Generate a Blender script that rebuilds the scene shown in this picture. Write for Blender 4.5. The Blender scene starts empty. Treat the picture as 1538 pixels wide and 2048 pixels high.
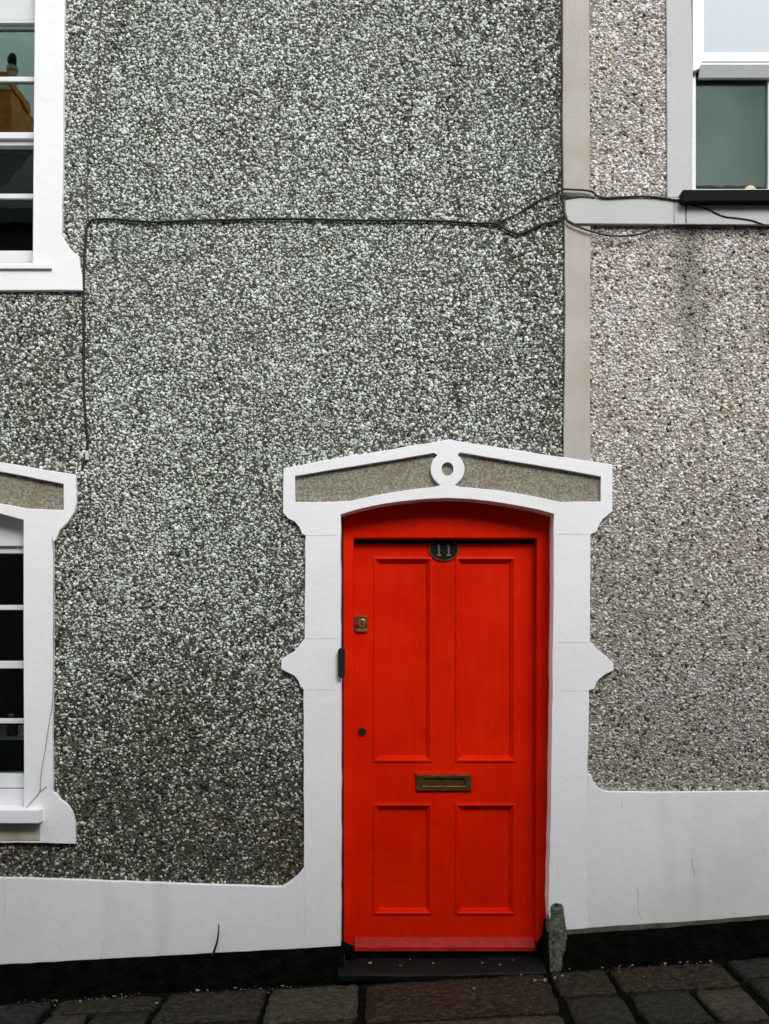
import bpy, bmesh, math, random
import numpy as np
from mathutils import Vector
from mathutils.geometry import tessellate_polygon

random.seed(11)
rng = np.random.default_rng(11)
SC = bpy.context.scene
COL = SC.collection
R = math.radians

# ------------------------------------------------------------------ camera
S = 0.00236          # metres per photograph pixel on the facade plane
D = 5.2              # camera distance from the facade
EYE = 1.62
HZ = 1272            # photograph row at eye level
cd = bpy.data.cameras.new('camera')
cam = bpy.data.objects.new('camera', cd)
COL.objects.link(cam)
cam.location = (0, -D, EYE)
cam.rotation_euler = (R(90), 0, 0)
cd.sensor_fit = 'VERTICAL'
cd.sensor_height = 36
cd.lens = 36 * D / (2048 * S)
cd.shift_y = (HZ - 1024) / 2048
cd.clip_end = 500
SC.camera = cam

# ------------------------------------------------------------------ sky, sun, exposure
w = bpy.data.worlds.new('World')
SC.world = w
w.use_nodes = True
nt = w.node_tree
nt.nodes.clear()
out = nt.nodes.new('ShaderNodeOutputWorld')
bg = nt.nodes.new('ShaderNodeBackground')
bg.inputs['Strength'].default_value = 0.115
sky = nt.nodes.new('ShaderNodeTexSky')
sky.sky_type = 'NISHITA'
sky.sun_disc = False
sky.sun_elevation = R(38)
sky.sun_rotation = R(155)
sky.air_density = 1.0
sky.dust_density = 1.0
hs = nt.nodes.new('ShaderNodeHueSaturation')
hs.inputs['Saturation'].default_value = 0.22
tc = nt.nodes.new('ShaderNodeTexCoord')
cn = nt.nodes.new('ShaderNodeTexNoise')
cn.inputs['Scale'].default_value = 6.0
cn.inputs['Detail'].default_value = 6
cn.inputs['Roughness'].default_value = 0.55
cr = nt.nodes.new('ShaderNodeValToRGB')
cr.color_ramp.elements[0].position = 0.32
cr.color_ramp.elements[0].color = (0.42, 0.44, 0.46, 1)
cr.color_ramp.elements[1].position = 0.7
cr.color_ramp.elements[1].color = (1.4, 1.4, 1.4, 1)
mx = nt.nodes.new('ShaderNodeMix')
mx.data_type = 'RGBA'
mx.blend_type = 'MULTIPLY'
mx.inputs[0].default_value = 1.0
nt.links.new(sky.outputs[0], hs.inputs['Color'])
nt.links.new(tc.outputs['Generated'], cn.inputs['Vector'])
nt.links.new(cn.outputs['Fac'], cr.inputs['Fac'])
ov = nt.nodes.new('ShaderNodeMix')
ov.data_type = 'RGBA'
ov.inputs[0].default_value = 0.65
ov.inputs[7].default_value = (5.6, 5.8, 6.0, 1)      # the grey cloud deck
nt.links.new(hs.outputs[0], ov.inputs[6])
nt.links.new(ov.outputs[2], mx.inputs[6])
nt.links.new(cr.outputs[0], mx.inputs[7])
nt.links.new(mx.outputs[2], bg.inputs['Color'])
nt.links.new(bg.outputs[0], out.inputs['Surface'])

sd = bpy.data.lights.new('sun', 'SUN')
sd.energy = 1.2
sd.angle = R(26)
sd.color = (1.0, 0.975, 0.95)
sun = bpy.data.objects.new('sun', sd)
COL.objects.link(sun)
sun.rotation_euler = Vector((-0.29, 0.70, -0.592)).to_track_quat('-Z', 'Y').to_euler()

SC.view_settings.view_transform = 'Standard'
SC.view_settings.look = 'None'
SC.view_settings.gamma = 1
SC.view_settings.use_curve_mapping = False
SC.view_settings.exposure = 1.24
SC.cycles.max_bounces = 8
SC.cycles.transparent_max_bounces = 16

# ------------------------------------------------------------------ helpers
def X(px, y=0.0): return (px - 769) * S * (D + y) / D
def Z(py, y=0.0): return EYE + (HZ - py) * S * (D + y) / D
def P(px, py, y=0.0): return Vector((X(px, y), y, Z(py, y)))

SLOPE, GC = 0.0572, 0.022
def ground(x): return GC + SLOPE * x

def link(me, name, mat, parent=None, label=None, kind=None):
    o = bpy.data.objects.new(name, me)
    COL.objects.link(o)
    if mat is not None and len(me.materials) == 0:
        me.materials.append(mat)
    if parent is not None:
        o.parent = parent
    if label: o['label'] = label
    if kind: o['kind'] = kind
    return o

def thing(name, loc, label, cat, group=None):
    o = bpy.data.objects.new(name, None)
    o.empty_display_size = 0.2
    COL.objects.link(o)
    # parts are built in world coordinates, so the Empty's offset is undone on each child by fix_parents()
    o['base'] = loc
    tag(o, label, cat, group)
    return o

def tag(o, label, cat, group=None):
    o['label'] = label
    o['category'] = cat
    if group: o['group'] = group
    return o

def bevel(o, wd, seg=2, ang=40):
    m = o.modifiers.new('bevel', 'BEVEL')
    m.width = wd
    m.segments = seg
    m.limit_method = 'ANGLE'
    m.angle_limit = R(ang)
    m.harden_normals = False
    return o

def extrude_loops(name, loops, yf, yb, mat, parent=None, bev=0.0, label=None, front_scale=True, kind=None):
    """outline (and holes) given in photograph pixels, cut at depth yf and carried back to yb"""
    pts = [[Vector((X(a, yf), 0, Z(b, yf))) for a, b in lp] for lp in loops]
    tris = tessellate_polygon([[Vector((p.x, p.z, 0)) for p in lp] for lp in pts])
    bm = bmesh.new()
    flat = [p for lp in pts for p in lp]
    vf = [bm.verts.new((p.x, yf, p.z)) for p in flat]
    vb = [bm.verts.new((p.x, yb, p.z)) for p in flat]
    for t in tris:
        try:
            bm.faces.new([vf[i] for i in t])
            bm.faces.new([vb[i] for i in reversed(t)])
        except ValueError:
            pass
    k = 0
    for lp in pts:
        n = len(lp)
        for i in range(n):
            a, b = k + i, k + (i + 1) % n
            bm.faces.new([vf[a], vf[b], vb[b], vb[a]])
        k += n
    bmesh.ops.recalc_face_normals(bm, faces=bm.faces)
    bmesh.ops.dissolve_limit(bm, angle_limit=R(0.5), verts=bm.verts, edges=[e for e in bm.edges if len(e.link_faces) == 2 and e.calc_face_angle(9) < 0.005])
    me = bpy.data.meshes.new(name)
    bm.to_mesh(me)
    bm.free()
    o = link(me, name, mat, parent, label, kind)
    if bev == 'trim':
        # soft worn arris on the front edge, but none where two painted pieces butt together
        at = me.attributes.new('bevel_weight_edge', 'FLOAT', 'EDGE')
        seams = (X(608, yf), X(1175, yf))
        for e in me.edges:
            a, b = (me.vertices[i].co for i in e.vertices)
            if abs(a.y - yf) < 1e-6 and abs(b.y - yf) < 1e-6:
                on = any(abs(a.x - q) < 1e-4 and abs(b.x - q) < 1e-4 for q in seams) and max(a.z, b.z) < Z(1590, yf) + .2 and min(a.z, b.z) < Z(1545, yf)
                seam_run = on and ((abs(a.x - seams[0]) < 1e-4 and max(a.z, b.z) <= Z(1734, yf)) or (abs(a.x - seams[1]) < 1e-4))
                if not seam_run: at.data[e.index].value = 1.0
        m = o.modifiers.new('bevel', 'BEVEL')
        m.width = .0045
        m.segments = 3
        m.limit_method = 'WEIGHT'
    elif bev: bevel(o, bev)
    return o

def box(name, x0, x1, y0, y1, yf, yb, mat, parent=None, bev=0.0, label=None):
    """photograph rectangle x0..x1, y0..y1 seen at depth yf, carried back to yb"""
    return wbox(name, X(x0, yf), X(x1, yf), yf, yb, Z(y1, yf), Z(y0, yf), mat, parent, bev, label)

def wbox(name, x0, x1, y0, y1, z0, z1, mat, parent=None, bev=0.0, label=None):
    v = [(x, y, z) for x in (x0, x1) for y in (y0, y1) for z in (z0, z1)]
    f = [(0, 1, 3, 2), (4, 6, 7, 5), (0, 4, 5, 1), (2, 3, 7, 6), (0, 2, 6, 4), (1, 5, 7, 3)]
    me = bpy.data.meshes.new(name)
    me.from_pydata(v, [], f)
    bm = bmesh.new(); bm.from_mesh(me)
    bmesh.ops.recalc_face_normals(bm, faces=bm.faces)
    bm.to_mesh(me); bm.free()
    o = link(me, name, mat, parent, label)
    if bev: bevel(o, bev)
    return o

def boxes(name, rects, mat, parent=None, kind=None):
    """several world-space boxes that together make ONE wall body"""
    V, F = [], []
    for (x0, x1, y0, y1, z0, z1) in rects:
        b = len(V)
        V += [(x, y, z) for x in (x0, x1) for y in (y0, y1) for z in (z0, z1)]
        F += [tuple(b + i for i in q) for q in [(0, 1, 3, 2), (4, 6, 7, 5), (0, 4, 5, 1), (2, 3, 7, 6), (0, 2, 6, 4), (1, 5, 7, 3)]]
    me = bpy.data.meshes.new(name)
    me.from_pydata(V, [], F)
    bm = bmesh.new(); bm.from_mesh(me)
    bmesh.ops.recalc_face_normals(bm, faces=bm.faces)
    bm.to_mesh(me); bm.free()
    return link(me, name, mat, parent, kind=kind)

def catmull(pts, n=6):
    out_ = []
    P_ = [pts[0]] + list(pts) + [pts[-1]]
    for i in range(1, len(P_) - 2):
        p0, p1, p2, p3 = P_[i - 1], P_[i], P_[i + 1], P_[i + 2]
        for k in range(n):
            t = k / n
            out_.append(0.5 * ((2 * p1) + (p2 - p0) * t + (2 * p0 - 5 * p1 + 4 * p2 - p3) * t * t + (3 * p1 - p0 - 3 * p2 + p3) * t ** 3))
    out_.append(Vector(pts[-1]))
    return out_

def tube(name, runs, rad, mat, parent=None, seg=6, jit=0.0, label=None):
    """runs: list of world-space point lists; each is swept as a round cable (rad may be a function of 0..1)"""
    bm = bmesh.new()
    for pts in runs:
        c = catmull([Vector(p) for p in pts])
        if jit:
            for p in c[1:-1]:
                p.x += random.uniform(-jit, jit); p.z += random.uniform(-jit, jit); p.y += random.uniform(-jit, jit) * .5
        rings = []
        n = len(c)
        for i, p in enumerate(c):
            t = (c[min(i + 1, n - 1)] - c[max(i - 1, 0)]).normalized()
            u = t.cross(Vector((0, 1, 0)))
            if u.length < .01: u = t.cross(Vector((1, 0, 0)))
            u.normalize()
            v = t.cross(u)
            r = rad(i / (n - 1)) if callable(rad) else rad
            rings.append([bm.verts.new(p + (u * math.cos(a) + v * math.sin(a)) * r) for a in [2 * math.pi * k / seg for k in range(seg)]])
        for a, b in zip(rings[:-1], rings[1:]):
            for k in range(seg):
                bm.faces.new([a[k], a[(k + 1) % seg], b[(k + 1) % seg], b[k]])
        bm.faces.new(rings[0]); bm.faces.new(rings[-1])
    bmesh.ops.recalc_face_normals(bm, faces=bm.faces)
    for f in bm.faces: f.smooth = True
    me = bpy.data.meshes.new(name)
    bm.to_mesh(me); bm.free()
    return link(me, name, mat, parent, label)

def rough_line(pts, step=26, amp=0.7, closed=True, fixed=()):
    """hand-cut edge: subdivide an outline and wobble it by under a pixel or so"""
    res = []
    n = len(pts)
    for i in range(n if closed else n - 1):
        a, b = pts[i], pts[(i + 1) % n]
        L = math.hypot(b[0] - a[0], b[1] - a[1])
        k = max(1, int(L / step))
        for j in range(k):
            t = j / k
            q = (a[0] + (b[0] - a[0]) * t, a[1] + (b[1] - a[1]) * t)
            if j and not (a[0] == b[0] and a[0] in (608, 1175) and max(a[1], b[1]) > 1583): q = (q[0] + random.uniform(-amp, amp), q[1] + random.uniform(-amp, amp))
            res.append(q)
    return res

def ell(cx, cy, rx, ry, n=28, a0=0.0):
    return [(cx + rx * math.cos(a0 + 2 * math.pi * k / n), cy + ry * math.sin(a0 + 2 * math.pi * k / n)) for k in range(n)]

# ------------------------------------------------------------------ materials
def new_mat(name):
    m = bpy.data.materials.new(name)
    m.use_nodes = True
    n = m.node_tree
    return m, n, n.nodes['Principled BSDF']

def obj_noise(n, scale, detail=4, rough=.55, stretch=None):
    tcn = n.nodes.new('ShaderNodeTexCoord')
    src = tcn.outputs['Object']
    if stretch:
        mp = n.nodes.new('ShaderNodeMapping')
        mp.inputs['Scale'].default_value = stretch
        n.links.new(src, mp.inputs['Vector'])
        src = mp.outputs[0]
    t = n.nodes.new('ShaderNodeTexNoise')
    t.inputs['Scale'].default_value = scale
    t.inputs['Detail'].default_value = detail
    t.inputs['Roughness'].default_value = rough
    n.links.new(src, t.inputs['Vector'])
    return t.outputs['Fac']

def ramp(n, src, stops):
    r = n.nodes.new('ShaderNodeValToRGB')
    e = r.color_ramp.elements
    while len(e) < len(stops): e.new(0.5)
    for el, (p, c) in zip(e, stops):
        el.position = p
        el.color = (*c, 1) if len(c) == 3 else c
    n.links.new(src, r.inputs['Fac'])
    return r.outputs['Color']

def mixc(n, fac, a, b, mode='MIX'):
    m = n.nodes.new('ShaderNodeMix')
    m.data_type = 'RGBA'
    m.blend_type = mode
    for sock, v in ((m.inputs[0], fac), (m.inputs[6], a), (m.inputs[7], b)):
        if isinstance(v, (int, float)): sock.default_value = v
        elif isinstance(v, tuple): sock.default_value = (*v, 1)
        else: n.links.new(v, sock)
    return m.outputs[2]

def bump(n, bsdf, src, strength, dist):
    b = n.nodes.new('ShaderNodeBump')
    b.inputs['Strength'].default_value = strength
    b.inputs['Distance'].default_value = dist
    n.links.new(src, b.inputs['Height'])
    n.links.new(b.outputs[0], bsdf.inputs['Normal'])

def simple(name, col, rough=.6, spec=.4, var=.12, scale=14, bstr=.15, bdist=.004, bscale=60, metal=0.0, coat=0.0):
    m, n, b = new_mat(name)
    f = obj_noise(n, scale)
    lo = tuple(c * (1 - var) for c in col); hi = tuple(min(1, c * (1 + var)) for c in col)
    n.links.new(ramp(n, f, [(.3, lo), (.7, hi)]), b.inputs['Base Color'])
    b.inputs['Roughness'].default_value = rough
    b.inputs['Specular IOR Level'].default_value = spec
    b.inputs['Metallic'].default_value = metal
    if coat:
        b.inputs['Coat Weight'].default_value = coat
        b.inputs['Coat Roughness'].default_value = .25
    if bstr: bump(n, b, obj_noise(n, bscale, 5), bstr, bdist)
    return m

def white_render(name, base, stains=.5, streak=True):
    m, n, b = new_mat(name)
    f = obj_noise(n, 2.2, 5)
    c = ramp(n, f, [(.3, tuple(x * .93 for x in base)), (.65, base)])
    # grime: broad soft greenish patches and thin vertical runs
    g = obj_noise(n, 1.1, 6, .6)
    lo_ = .44 if streak else .52
    gm = ramp(n, g, [(lo_, (0, 0, 0)), (lo_ + .2, (stains, stains, stains))])
    c = mixc(n, gm, c, (.50, .51, .44))
    if streak:
        s = obj_noise(n, 9, 4, .5, (1, 1, .12))
        sm = ramp(n, s, [(.57, (0, 0, 0)), (.74, (.32, .32, .32))])
        c = mixc(n, sm, c, (.52, .50, .44))
    n.links.new(c, b.inputs['Base Color'])
    sk = obj_noise(n, 130, 3, .6)
    c = mixc(n, ramp(n, sk, [(.70, (0, 0, 0)), (.76, (.3, .3, .3))]), c, (.45, .43, .38))
    n.links.new(c, b.inputs['Base Color'])
    b.inputs['Roughness'].default_value = .62
    b.inputs['Specular IOR Level'].default_value = .3
    bump(n, b, obj_noise(n, 22, 9, .68), .24, .010)
    return m

WHITE = white_render('white_masonry_paint', (.86, .86, .87), .08, False)
WHITEP = white_render('white_plinth_paint', (.86, .86, .865), .42)
GREYR = white_render('grey_smooth_render', (.50, .51, .505), .35)
def pil_mat():
    m, n, b = new_mat('beige_smooth_render')
    f = obj_noise(n, 3.4, 5)
    c = ramp(n, f, [(.33, (.40, .33, .275)), (.5, (.43, .395, .355)), (.68, (.48, .435, .40))])
    s = obj_noise(n, 20, 4, .5, (1, 1, .2))
    c = mixc(n, ramp(n, s, [(.55, (0, 0, 0)), (.8, (.5, .5, .5))]), c, (.36, .31, .25))
    n.links.new(c, b.inputs['Base Color'])
    b.inputs['Roughness'].default_value = .8
    bump(n, b, obj_noise(n, 90, 5, .6), .3, .004)
    return m
BEIGE = pil_mat()
UPVC = simple('white_upvc', (.68, .69, .72), .35, .5, .02, 3, 0)
WOODW = simple('white_gloss_timber', (.72, .73, .745), .4, .5, .05, 9, .1, .002, 40)
GREYW = simple('grey_white_timber', (.62, .64, .64), .45, .4, .06, 9, .1, .002, 40)

def red_paint():
    m, n, b = new_mat('red_gloss_paint')
    f = obj_noise(n, 2.4, 6, .6)
    c = ramp(n, f, [(.3, (.61, .0085, 0)), (.7, (.77, .0185, 0))])
    # brush marks along the grain, chips and grime
    br = obj_noise(n, 60, 4, .6, (1, 1, .05))
    c = mixc(n, 1.0, c, ramp(n, br, [(.3, (.91, .88, .9)), (.7, (1.03, 1.05, 1))]), 'MULTIPLY')
    gr = obj_noise(n, 9, 6, .65)
    c = mixc(n, ramp(n, gr, [(.56, (0, 0, 0)), (.8, (.35, .35, .35))]), c, (.30, .006, .001))
    sp = obj_noise(n, 95, 2, .5)
    c = mixc(n, ramp(n, sp, [(.76, (0, 0, 0)), (.79, (.5, .5, .5))]), c, (.62, .10, .04))
    n.links.new(c, b.inputs['Base Color'])
    rr = n.nodes.new('ShaderNodeMapRange')
    n.links.new(br, rr.inputs[0]); rr.inputs[3].default_value = .32; rr.inputs[4].default_value = .55
    n.links.new(rr.outputs[0], b.inputs['Roughness'])
    b.inputs['Specular IOR Level'].default_value = .07
    bump(n, b, obj_noise(n, 45, 5, .6, (1, 1, .06)), .25, .004)
    return m
RED = red_paint()
REDW = simple('weathered_red_paint', (.36, .012, .007), .6, .2, .25, 22, .3, .003, 70)
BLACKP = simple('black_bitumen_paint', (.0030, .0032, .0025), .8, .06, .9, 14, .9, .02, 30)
BLACK = simple('black_plastic', (.010, .010, .009), .5, .3, .2, 20, 0)
CABLE = simple('black_cable_sheath', (.014, .015, .013), .6, .3, .3, 20, 0)
GREYCABLE = simple('grey_thin_cable', (.16, .16, .15), .6, .3, .2, 20, 0)
PAINTCABLE = simple('paint_splashed_cable', (.33, .32, .30), .6, .3, .25, 20, 0)
SILLB = simple('black_painted_sill', (.0035, .0048, .004), .7, .1, .3, 9, .3, .004, 40)
BRASS = simple('aged_brass', (.16, .085, .030), .45, .5, .35, 30, .2, .002, 60, metal=.85)
COPPER = simple('worn_copper_brass', (.48, .20, .085), .35, .5, .3, 30, .2, .002, 60, metal=.9)
ENAMEL = simple('black_enamel', (.003, .003, .003), .5, .2, .2, 20, 0)
NUMERAL = simple('dull_silver_numeral', (.13, .125, .115), .5, .3, .2, 40, 0)
SLATE = simple('dark_slate', (.005, .0066, .006), .65, .15, .35, 12, .5, .006, 30)
STONE = simple('grey_green_stone', (.105, .107, .082), .85, .2, .75, 45, .9, .012, 40)
CLIP = simple('white_cable_clip', (.62, .58, .52), .5, .4, .1, 20, 0)
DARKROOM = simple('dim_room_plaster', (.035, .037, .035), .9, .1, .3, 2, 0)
SHELF = simple('dull_shelf_timber', (.66, .74, .68), .6, .3, .2, 8, 0)
TAN = simple('tan_card', (.80, .70, .52), .7, .2, .15, 12, 0)
JARG = simple('dark_jar', (.03, .027, .02), .3, .5, .2, 12, 0)
APRON = simple('stained_apron_render', (.46, .43, .34), .8, .2, .25, 6, .3, .005, 40)
MORTAR = simple('dark_mortar_joint', (.004, .0045, .0035), .95, .03, .4, 20, .6, .01, 40)
CRACK = simple('hairline_crack', (.56, .56, .53), .9, .1, .3, 40, 0)
LIP = simple('brown_stone_lip', (.10, .085, .065), .85, .2, .4, 30, .6, .006, 50)
EARTH = simple('damp_earth', (.055, .036, .018), .9, .1, .5, 30, .8, .01, 40)

def grit_panel():
    m, n, b = new_mat('gritty_sand_render')
    f = obj_noise(n, 95, 5, .75)
    c = ramp(n, f, [(.34, (.11, .10, .07)), (.5, (.25, .235, .175)), (.64, (.42, .40, .32))])
    g = obj_noise(n, 7, 5)
    c = mixc(n, ramp(n, g, [(.52, (0, 0, 0)), (.68, (.65, .65, .65))]), c, (.20, .125, .05))
    n.links.new(c, b.inputs['Base Color'])
    b.inputs['Roughness'].default_value = .9
    bump(n, b, obj_noise(n, 130, 6, .65), .8, .008)
    return m
GRIT = grit_panel()

def mortar_wall(name, lo, hi):
    m, n, b = new_mat(name)
    v = n.nodes.new('ShaderNodeTexVoronoi')
    v.inputs['Scale'].default_value = 75
    t = n.nodes.new('ShaderNodeTexCoord')
    n.links.new(t.outputs['Object'], v.inputs['Vector'])
    n.links.new(ramp(n, obj_noise(n, 30, 5), [(.3, lo), (.7, hi)]), b.inputs['Base Color'])
    b.inputs['Roughness'].default_value = .95
    b.inputs['Specular IOR Level'].default_value = .15
    inv = n.nodes.new('ShaderNodeMath'); inv.operation = 'SUBTRACT'; inv.inputs[0].default_value = 1
    n.links.new(v.outputs['Distance'], inv.inputs[1])
    bump(n, b, inv.outputs[0], .6, .008)
    return m
BED_G = mortar_wall('grey_green_dash_bed', (.050, .055, .043), (.105, .112, .09))
BED_P = mortar_wall('pinkish_dash_bed', (.20, .175, .15), (.38, .345, .31))

def chips():
    m, n, b = new_mat('dash_chippings')
    a = n.nodes.new('ShaderNodeAttribute')
    a.attribute_name = 'chip'
    f = obj_noise(n, 260, 3)
    c = mixc(n, 1.0, a.outputs['Color'], ramp(n, f, [(.3, (.8, .8, .8)), (.7, (1.12, 1.12, 1.12))]), 'MULTIPLY')
    n.links.new(c, b.inputs['Base Color'])
    b.inputs['Roughness'].default_value = .75
    b.inputs['Specular IOR Level'].default_value = .3
    return m
CHIPS = chips()

def glass(name, tint, refl):
    m = bpy.data.materials.new(name)
    m.use_nodes = True
    n = m.node_tree
    n.nodes.clear()
    o = n.nodes.new('ShaderNodeOutputMaterial')
    g = n.nodes.new('ShaderNodeBsdfGlossy'); g.inputs['Roughness'].default_value = 0.0
    g.inputs['Color'].default_value = (*tint, 1)
    t = n.nodes.new('ShaderNodeBsdfTransparent'); t.inputs['Color'].default_value = (.80, .86, .83, 1)
    fr = n.nodes.new('ShaderNodeFresnel'); fr.inputs['IOR'].default_value = 1.5
    mu = n.nodes.new('ShaderNodeMath'); mu.operation = 'MULTIPLY'; mu.inputs[1].default_value = refl; mu.use_clamp = True
    n.links.new(fr.outputs[0], mu.inputs[0])
    x = n.nodes.new('ShaderNodeMixShader')
    n.links.new(mu.outputs[0], x.inputs[0]); n.links.new(t.outputs[0], x.inputs[1]); n.links.new(g.outputs[0], x.inputs[2])
    n.links.new(x.outputs[0], o.inputs['Surface'])
    # old glass: a very slight waviness
    bp = n.nodes.new('ShaderNodeBump'); bp.inputs['Strength'].default_value = .02; bp.inputs['Distance'].default_value = .01
    n.links.new(obj_noise(n, 5, 2), bp.inputs['Height'])
    n.links.new(bp.outputs[0], g.inputs['Normal'])
    return m
GLASS = glass('old_window_glass', (.78, 1.0, .90), 1.7)
GLASSN = glass('newer_window_glass', (.78, 1.0, .88), 1.0)
SKYPANE = simple('sky_reflection_glass', (.40, .45, .50), .3, .3, .04, 1.2, 0)  # bright sky reflection painted as a pale blue base colour

# ------------------------------------------------------------------ ground, pavement, road
def sheet(name, x0, x1, y0, y1, dz, mat, nx=1):
    V, F = [], []
    for i in range(nx + 1):
        x = x0 + (x1 - x0) * i / nx
        V += [(x, y0, ground(x) + dz), (x, y1, ground(x) + dz)]
    for i in range(nx): F.append((2 * i, 2 * i + 2, 2 * i + 3, 2 * i + 1))
    me = bpy.data.meshes.new(name); me.from_pydata(V, [], F)
    return link(me, name, mat, None, kind='structure')
ASPH = simple('worn_asphalt', (.05, .05, .05), .85, .3, .25, 6, .6, .006, 120)
DIRT = simple('town_ground', (.10, .10, .09), .9, .2, .2, 1, 0)
sheet('ground', -120, 120, -120, 60, -.30, DIRT)
sheet('road', -60, 60, -6.8, -1.62, -.13, ASPH)
pave = sheet('pavement', -12, 12, -1.45, .16, -.022, MORTAR)

def stone_mats():
    res = []
    for i, (lo, mid, hi) in enumerate([((.007, .0066, .0040), (.021, .0190, .0118), (.050, .045, .029)),
                                       ((.018, .0165, .0105), (.044, .040, .0265), (.078, .070, .047)),
                                       ((.007, .0052, .0028), (.023, .0165, .0095), (.062, .044, .026)),
                                       ((.007, .0075, .0055), (.018, .0185, .0140), (.038, .038, .029))]):
        m, n, b = new_mat('paving_stone_' + 'abcd'[i])
        f = obj_noise(n, 34, 8, .82)
        sc_ = lambda q: tuple(v * 1.2 for v in q)
        c = ramp(n, f, [(.40, sc_(lo)), (.5, sc_(mid)), (.60, sc_(hi))])
        sp = obj_noise(n, 85, 4, .7)
        c = mixc(n, ramp(n, sp, [(.60, (0, 0, 0)), (.68, (.8, .8, .8))]), c, (.13, .105, .07))
        n.links.new(c, b.inputs['Base Color'])
        b.inputs['Roughness'].default_value = .68
        b.inputs['Specular IOR Level'].default_value = .12
        bump(n, b, obj_noise(n, 40, 9, .72), 1.0, .02)
        res.append(m)
    return res
PST = stone_mats()

def paving_stone(x0, x1, y0, y1, mat, dz=0.0, skew=0.0, nx=6, ny=4):
    rs = random.Random(int((x0 * 7 + y0 * 13) * 1000))
    V, F = [], []
    for j in range(ny + 1):
        for i in range(nx + 1):
            u, v = i / nx, j / ny
            x = x0 + (x1 - x0) * u + skew * v * .3 + rs.uniform(-.006, .006)
            y = y0 + (y1 - y0) * v + rs.uniform(-.006, .006)
            e = i in (0, nx) or j in (0, ny)
            cn_ = i in (0, nx) and j in (0, ny)
            if cn_:
                x += .007 if i == 0 else -.007
                y += .007 if j == 0 else -.007
            V.append((x, y, ground(x) + dz + rs.uniform(-.0035, .0035) - (.005 if e else 0)))
    for j in range(ny):
        for i in range(nx):
            a = j * (nx + 1) + i
            F.append((a, a + 1, a + nx + 2, a + nx + 1))
    rim = [i for i in range(nx)] + [nx + j * (nx + 1) for j in range(ny)] + [ny * (nx + 1) + i for i in range(nx, 0, -1)] + [j * (nx + 1) for j in range(ny, 0, -1)]
    b = len(V)
    V += [(V[i][0], V[i][1], V[i][2] - .06) for i in rim]
    n = len(rim)
    for k in range(n): F.append((rim[k], b + k, b + (k + 1) % n, rim[(k + 1) % n]))
    me = bpy.data.meshes.new('paving_stone'); me.from_pydata(V, [], F)
    for p in me.polygons: p.use_smooth = p.index < nx * ny
    return link(me, 'paving_stone', mat, pave)

# first course against the wall, measured from the photograph; then staggered courses out to the kerb
yw = -.10
row1 = [(-420, -210, .30, 0), (-200, 106, .30, 3), (124, 328, .20, 0), (340, 536, .42, 0), (545, 718, .46, 1), (734, 1088, .52, 2),
        (1100, 1207, .34, 0), (1218, 1436, .33, 2), (1454, 1692, .24, 3), (1702, 1900, .3, 0)]
edges = []
for (a, b, dpt, mi) in row1:
    k = 1 + (yw / D)
    x0, x1 = (a - 769) * S * k, (b - 769) * S * k
    paving_stone(x0, x1, yw - dpt, yw + random.uniform(-.012, .012), PST[mi], random.uniform(-.004, .006), nx=16, ny=10)
    # the stone in front of it
    d2 = dpt + .02
    cut = x0 + (x1 - x0) * random.uniform(.4, .65)
    if x1 - x0 > .4 and dpt < .4:
        paving_stone(x0 + .01, cut - .012, yw - .74, yw - d2, PST[(mi + 1) % 4], random.uniform(-.004, .006))
        paving_stone(cut + .012, x1 - .005, yw - .74, yw - d2, PST[(mi + 3) % 4], random.uniform(-.004, .006))
    else:
        paving_stone(x0 + .01, x1 - .005, yw - .74, yw - d2, PST[(mi + 3) % 4], random.uniform(-.004, .006))
x = -3.0
while x < 3.0:
    wd = random.uniform(.35, .7)
    paving_stone(x, x + wd - .022, yw - 1.30, yw - .765, PST[random.randrange(4)], random.uniform(-.004, .006))
    x += wd
kerbm = simple('granite_kerb', (.16, .155, .145), .8, .3, .25, 40, .5, .005, 90)
KV = [(x_, y_, ground(x_) + z_) for x_ in (-12, 12) for (y_, z_) in ((-1.62, -.135), (-1.62, -.012), (-1.605, 0), (-1.455, 0), (-1.455, -.135))]
me = bpy.data.meshes.new('kerb'); me.from_pydata(KV, [], [(i, i + 1, i + 6, i + 5) for i in range(4)])
link(me, 'kerb', kerbm, None, kind='structure')

# ------------------------------------------------------------------ HOUSE WITH THE RED DOOR
house = thing('terraced_house', P(560, 1960), 'grey pebbledash house with the red front door and white painted surrounds', 'house')
XL = -3.9
XJ = X(1127)
TOP = Z(-330)
# openings in world coordinates at the wall face (cut a little wider than the trim shows)
dox0, dox1, dot = X(655), X(1128), Z(985)
wux0, wux1, wut, wub = X(-360), X(92), Z(-250), Z(528)
wlx0, wlx1, wlt, wlb = X(-372), X(72), Z(1008), Z(1640)
GB = -.5
boxes('wall', [
    (XL, wux0, 0, .3, GB, TOP),
    (wux0, wux1, 0, .3, wut, TOP), (wux0, wux1, 0, .3, wlt, wub), (wux0, wux1, 0, .3, GB, wlb),
    (wux1, dox0, 0, .3, GB, TOP),
    (dox0, XJ, 0, .3, dot, TOP),
], BED_G, house)

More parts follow.
